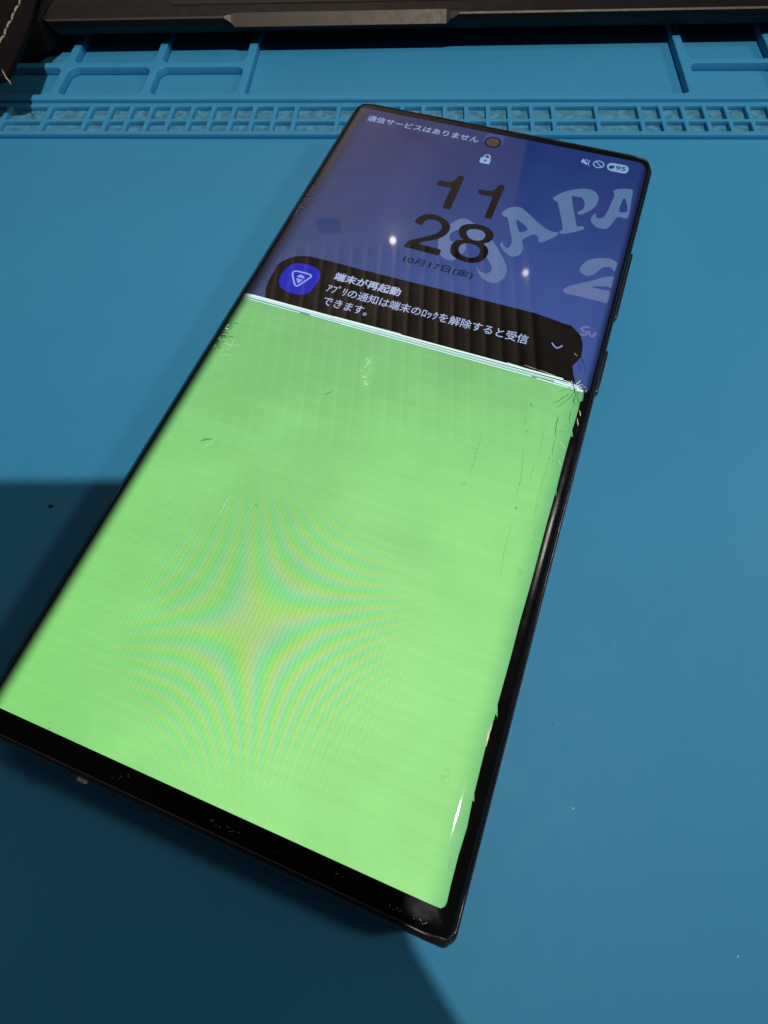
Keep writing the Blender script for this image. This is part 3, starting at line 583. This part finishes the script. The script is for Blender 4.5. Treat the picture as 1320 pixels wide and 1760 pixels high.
# ------------------------------------------------------------------ laptop behind
LX0, LX1, LY, LZ = -11.42, 21.5, 12.84, 0.95
lap = empty('laptop', 'dark grey laptop at the back edge of the mat, only its trackpad edge in view', 'laptop', (LX0,LY,0), (0,0,radians(1.05)))
def lx(x): return x-LX0
SX0, SX1 = lx(-5.50), lx(0.98)
def chassis():
    b = bmesh.new(); W = LX1-LX0; Dp = 22.0
    xs = [0.0,0.12,SX0-0.28,SX0-0.10,SX0,SX1,SX1+0.14,SX1+0.38,W-0.12,W]
    def cols(x):
        inside = SX0-0.001 <= x <= SX1+0.001
        t = 1.0 if inside else (0.5 if (SX0-0.12 < x < SX0 or SX1 < x < SX1+0.16) else 0.0)
        r = 0.10 if x in (0.0,W) else 0.0
        yc = 0.035+0.17*t
        return [(x,Dp,LZ),(x,yc+r,LZ),(x,0.0+r-0.03*t,LZ-0.035-0.20*t),(x,0.02+r,LZ-0.20-0.10*t),(x,0.22+r,LZ-0.46),(x,1.3,0.40),(x,Dp,0.36)]
    C = [[b.verts.new(q) for q in cols(x)] for x in xs]
    for A,B in zip(C,C[1:]):
        for i in range(len(A)-1):
            f = b.faces.new((A[i],A[i+1],B[i+1],B[i])); f.material_index = 1 if i==1 else 0
    b.faces.new(C[0]); b.faces.new(C[-1][::-1])
    for A,B in zip(C,C[1:]): b.faces.new((A[-1],A[0],B[0],B[-1]))
    bmesh.ops.recalc_face_normals(b, faces=b.faces)
    return b
o = obj('chassis', chassis(), M_laptop, lap); o.data.materials.append(M_chamfer)
for p in o.data.polygons:   # index survives clear()
    pass
bb = bmesh.new(); bb.from_mesh(o.data)
for f in bb.faces:
    c = f.calc_center_median(); f.material_index = 1 if (c.y < 0.25 and f.normal.z > 0.3 and f.normal.z < 0.995) else 0
bb.to_mesh(o.data); bb.free()
# trackpad: dark joint line and pad
pd = [(-7.56,13.60),(2.42,13.60)]
me = curve_mesh([rrect(0,10.05,0,6.2,0.22,5)], extrude=0.004)
o = obj('trackpad_joint', me, M_gap, lap); o.location=(lx(-7.66),13.60-LY-0.07,LZ+0.0045)
me = curve_mesh([rrect(0.045,10.005,0.045,6.155,0.19,5)], extrude=0.006)
tp = obj('trackpad', me, M_pad, lap); tp.location=(lx(-7.66),13.60-LY-0.07,LZ+0.0075)
b = bmesh.new(); box(b,lx(-2.58),lx(-2.545),13.60-LY-0.02,13.60-LY+1.2,LZ+0.0139,LZ+0.0148); obj('button_split', b, M_gap, lap)
for x,y in ((1.8,8.6),(31.0,8.6),(1.5,20.5),(31.0,20.5)):
    b = bmesh.new(); box(b,x-1.0,x+1.0,y-0.25,y+0.25,0.225,0.40,0.03,1); obj('rubber_foot', b, M_rubber, lap)
b = bmesh.new(); box(b,0.5,32.4,22.05,22.9,0.5,1.0,0.1); obj('hinge', b, M_gap, lap)

# ------------------------------------------------------------------ leather case at the left
case = empty('leather_case', 'black leather folio case with cream edge stitching, lying left of the laptop', 'case', (-11.3,9.5,0))
def slab(loop, z0, z1, bev):
    me = curve_mesh([loop], extrude=(z1-z0)/2-bev, bevel=bev, bres=3)
    for v in me.vertices: v.co.z += (z0+z1)/2
    return me
def off(p): return [(x+11.3,y-9.5) for x,y in p]
cover = [(-11.19,9.62),(-11.24,10.6),(-11.46,12.4),(-11.70,13.5),(-12.0,15.0),(-12.6,17.6),(-20,16.6),(-20,9.2),(-12.2,9.33),(-11.36,9.44)]
o = obj('front_flap', slab(off(cover),0.98,1.16,0.05), M_leather, case); auto_smooth(o,60)
body = [(-13.9,9.9),(-13.5,11.4),(-12.4,12.1),(-11.62,12.6),(-11.47,13.0),(-11.5,15.0),(-12.3,16.3),(-19.8,16.2),(-19.8,9.5)]
o = obj('back_cover', slab(off(body),0.235,0.97,0.08), M_leather, case); auto_smooth(o,60)
st = [(-11.87+0.0,10.65),(-11.90,10.95),(-11.93,11.35),(-11.98,11.8),(-12.03,12.3),(-12.08,12.85),(-12.15,13.5),(-12.25,14.2),(-12.4,15.0)]
line = smooth_loop([(-11.72,9.9),(-11.80,10.4)]+st,6,False)
def tube(bm, pts, r, n=6):
    prev=None
    for i,p in enumerate(pts):
        a=Vector(pts[max(0,i-1)]); c=Vector(pts[min(len(pts)-1,i+1)]); d=(c-a).normalized(); s=d.cross(Vector((0,0,1))).normalized(); t=s.cross(d)
        k = r*(0.6 if i in (0,len(pts)-1) else 1)
        ring=[bm.verts.new(Vector(p)+(s*cos(2*pi*j/n)+t*sin(2*pi*j/n))*k) for j in range(n)]
        if prev:
            for j in range(n): bm.faces.new((prev[j],prev[(j+1)%n],ring[(j+1)%n],ring[j]))
        else: bm.faces.new(ring)
        prev=ring
    bm.faces.new(prev[::-1]); bmesh.ops.recalc_face_normals(bm, faces=bm.faces)
import itertools
acc=0; cur=[line[0]]; segs=[]
for a,b_ in zip(line,line[1:]):
    acc += math.dist(a,b_); cur.append(b_)
    if acc > 0.36: segs.append(cur); cur=[b_]; acc=0
for k,sg in enumerate(segs):
    a,c = Vector(sg[0]),Vector(sg[-1]); dx = 0.02 if k%2 else -0.02
    pts=[]
    for i in range(7):
        t=i/6; p=a.lerp(c,0.06+t*0.88); pts.append((p.x+11.3+dx*(t-0.5)*2, p.y-9.5, 1.158+0.020*sin(pi*t)))
    b=bmesh.new(); tube(b,pts,0.028); obj('stitch', b, M_thread, case, True)
b=bmesh.new(); tube(b,[(-0.04,0.25,1.165),(0.04,0.12,1.15),(0.10,0.02,1.08),(0.16,-0.02,1.03),(0.20,-0.10,1.00)],0.022); obj('loose_thread', b, M_thread, case, True)

# ------------------------------------------------------------------ the phone that takes the picture (out of frame; it shades the lower left)
cp = empty('photographing_phone', 'dark phone with an added shadow-shaping bulge held above the mat, out of frame, shading lower left', 'smartphone')
cp.matrix_world = cam.matrix_world.copy()
b = bmesh.new(); bmesh.ops.create_cube(b,size=1); b.free()
me = curve_mesh([smooth_loop([(-7.3,-13.6),(-7.3,-6),(-7.3,0.9),(-7.15,1.3),(-6.8,1.38),(-3,1.38),(0.4,1.38),(0.85,1.25),(0.98,0.8),(0.98,-3.0),(1.0,-4.9),(1.35,-5.6),(2.0,-6.5),(2.5,-7.6),(2.7,-9.5),(2.7,-13.2),(2.2,-13.6)],3)[::-1]], extrude=0.30, bevel=0.10, bres=3)  # bulge at lower right is added to slant the cast shadow
o = obj('body', me, M_black, cp); o.location=(0,0,0.72); auto_smooth(o,60)
me = curve_mesh([rrect(-0.7,0.7,-0.7,0.7,0.6,8),rrect(-0.42,0.42,-0.42,0.42,0.42,8)[::-1]], extrude=0.07, bevel=0.02)
o = obj('lens_ring', me, M_frame, cp); o.location=(0,0,0.24)
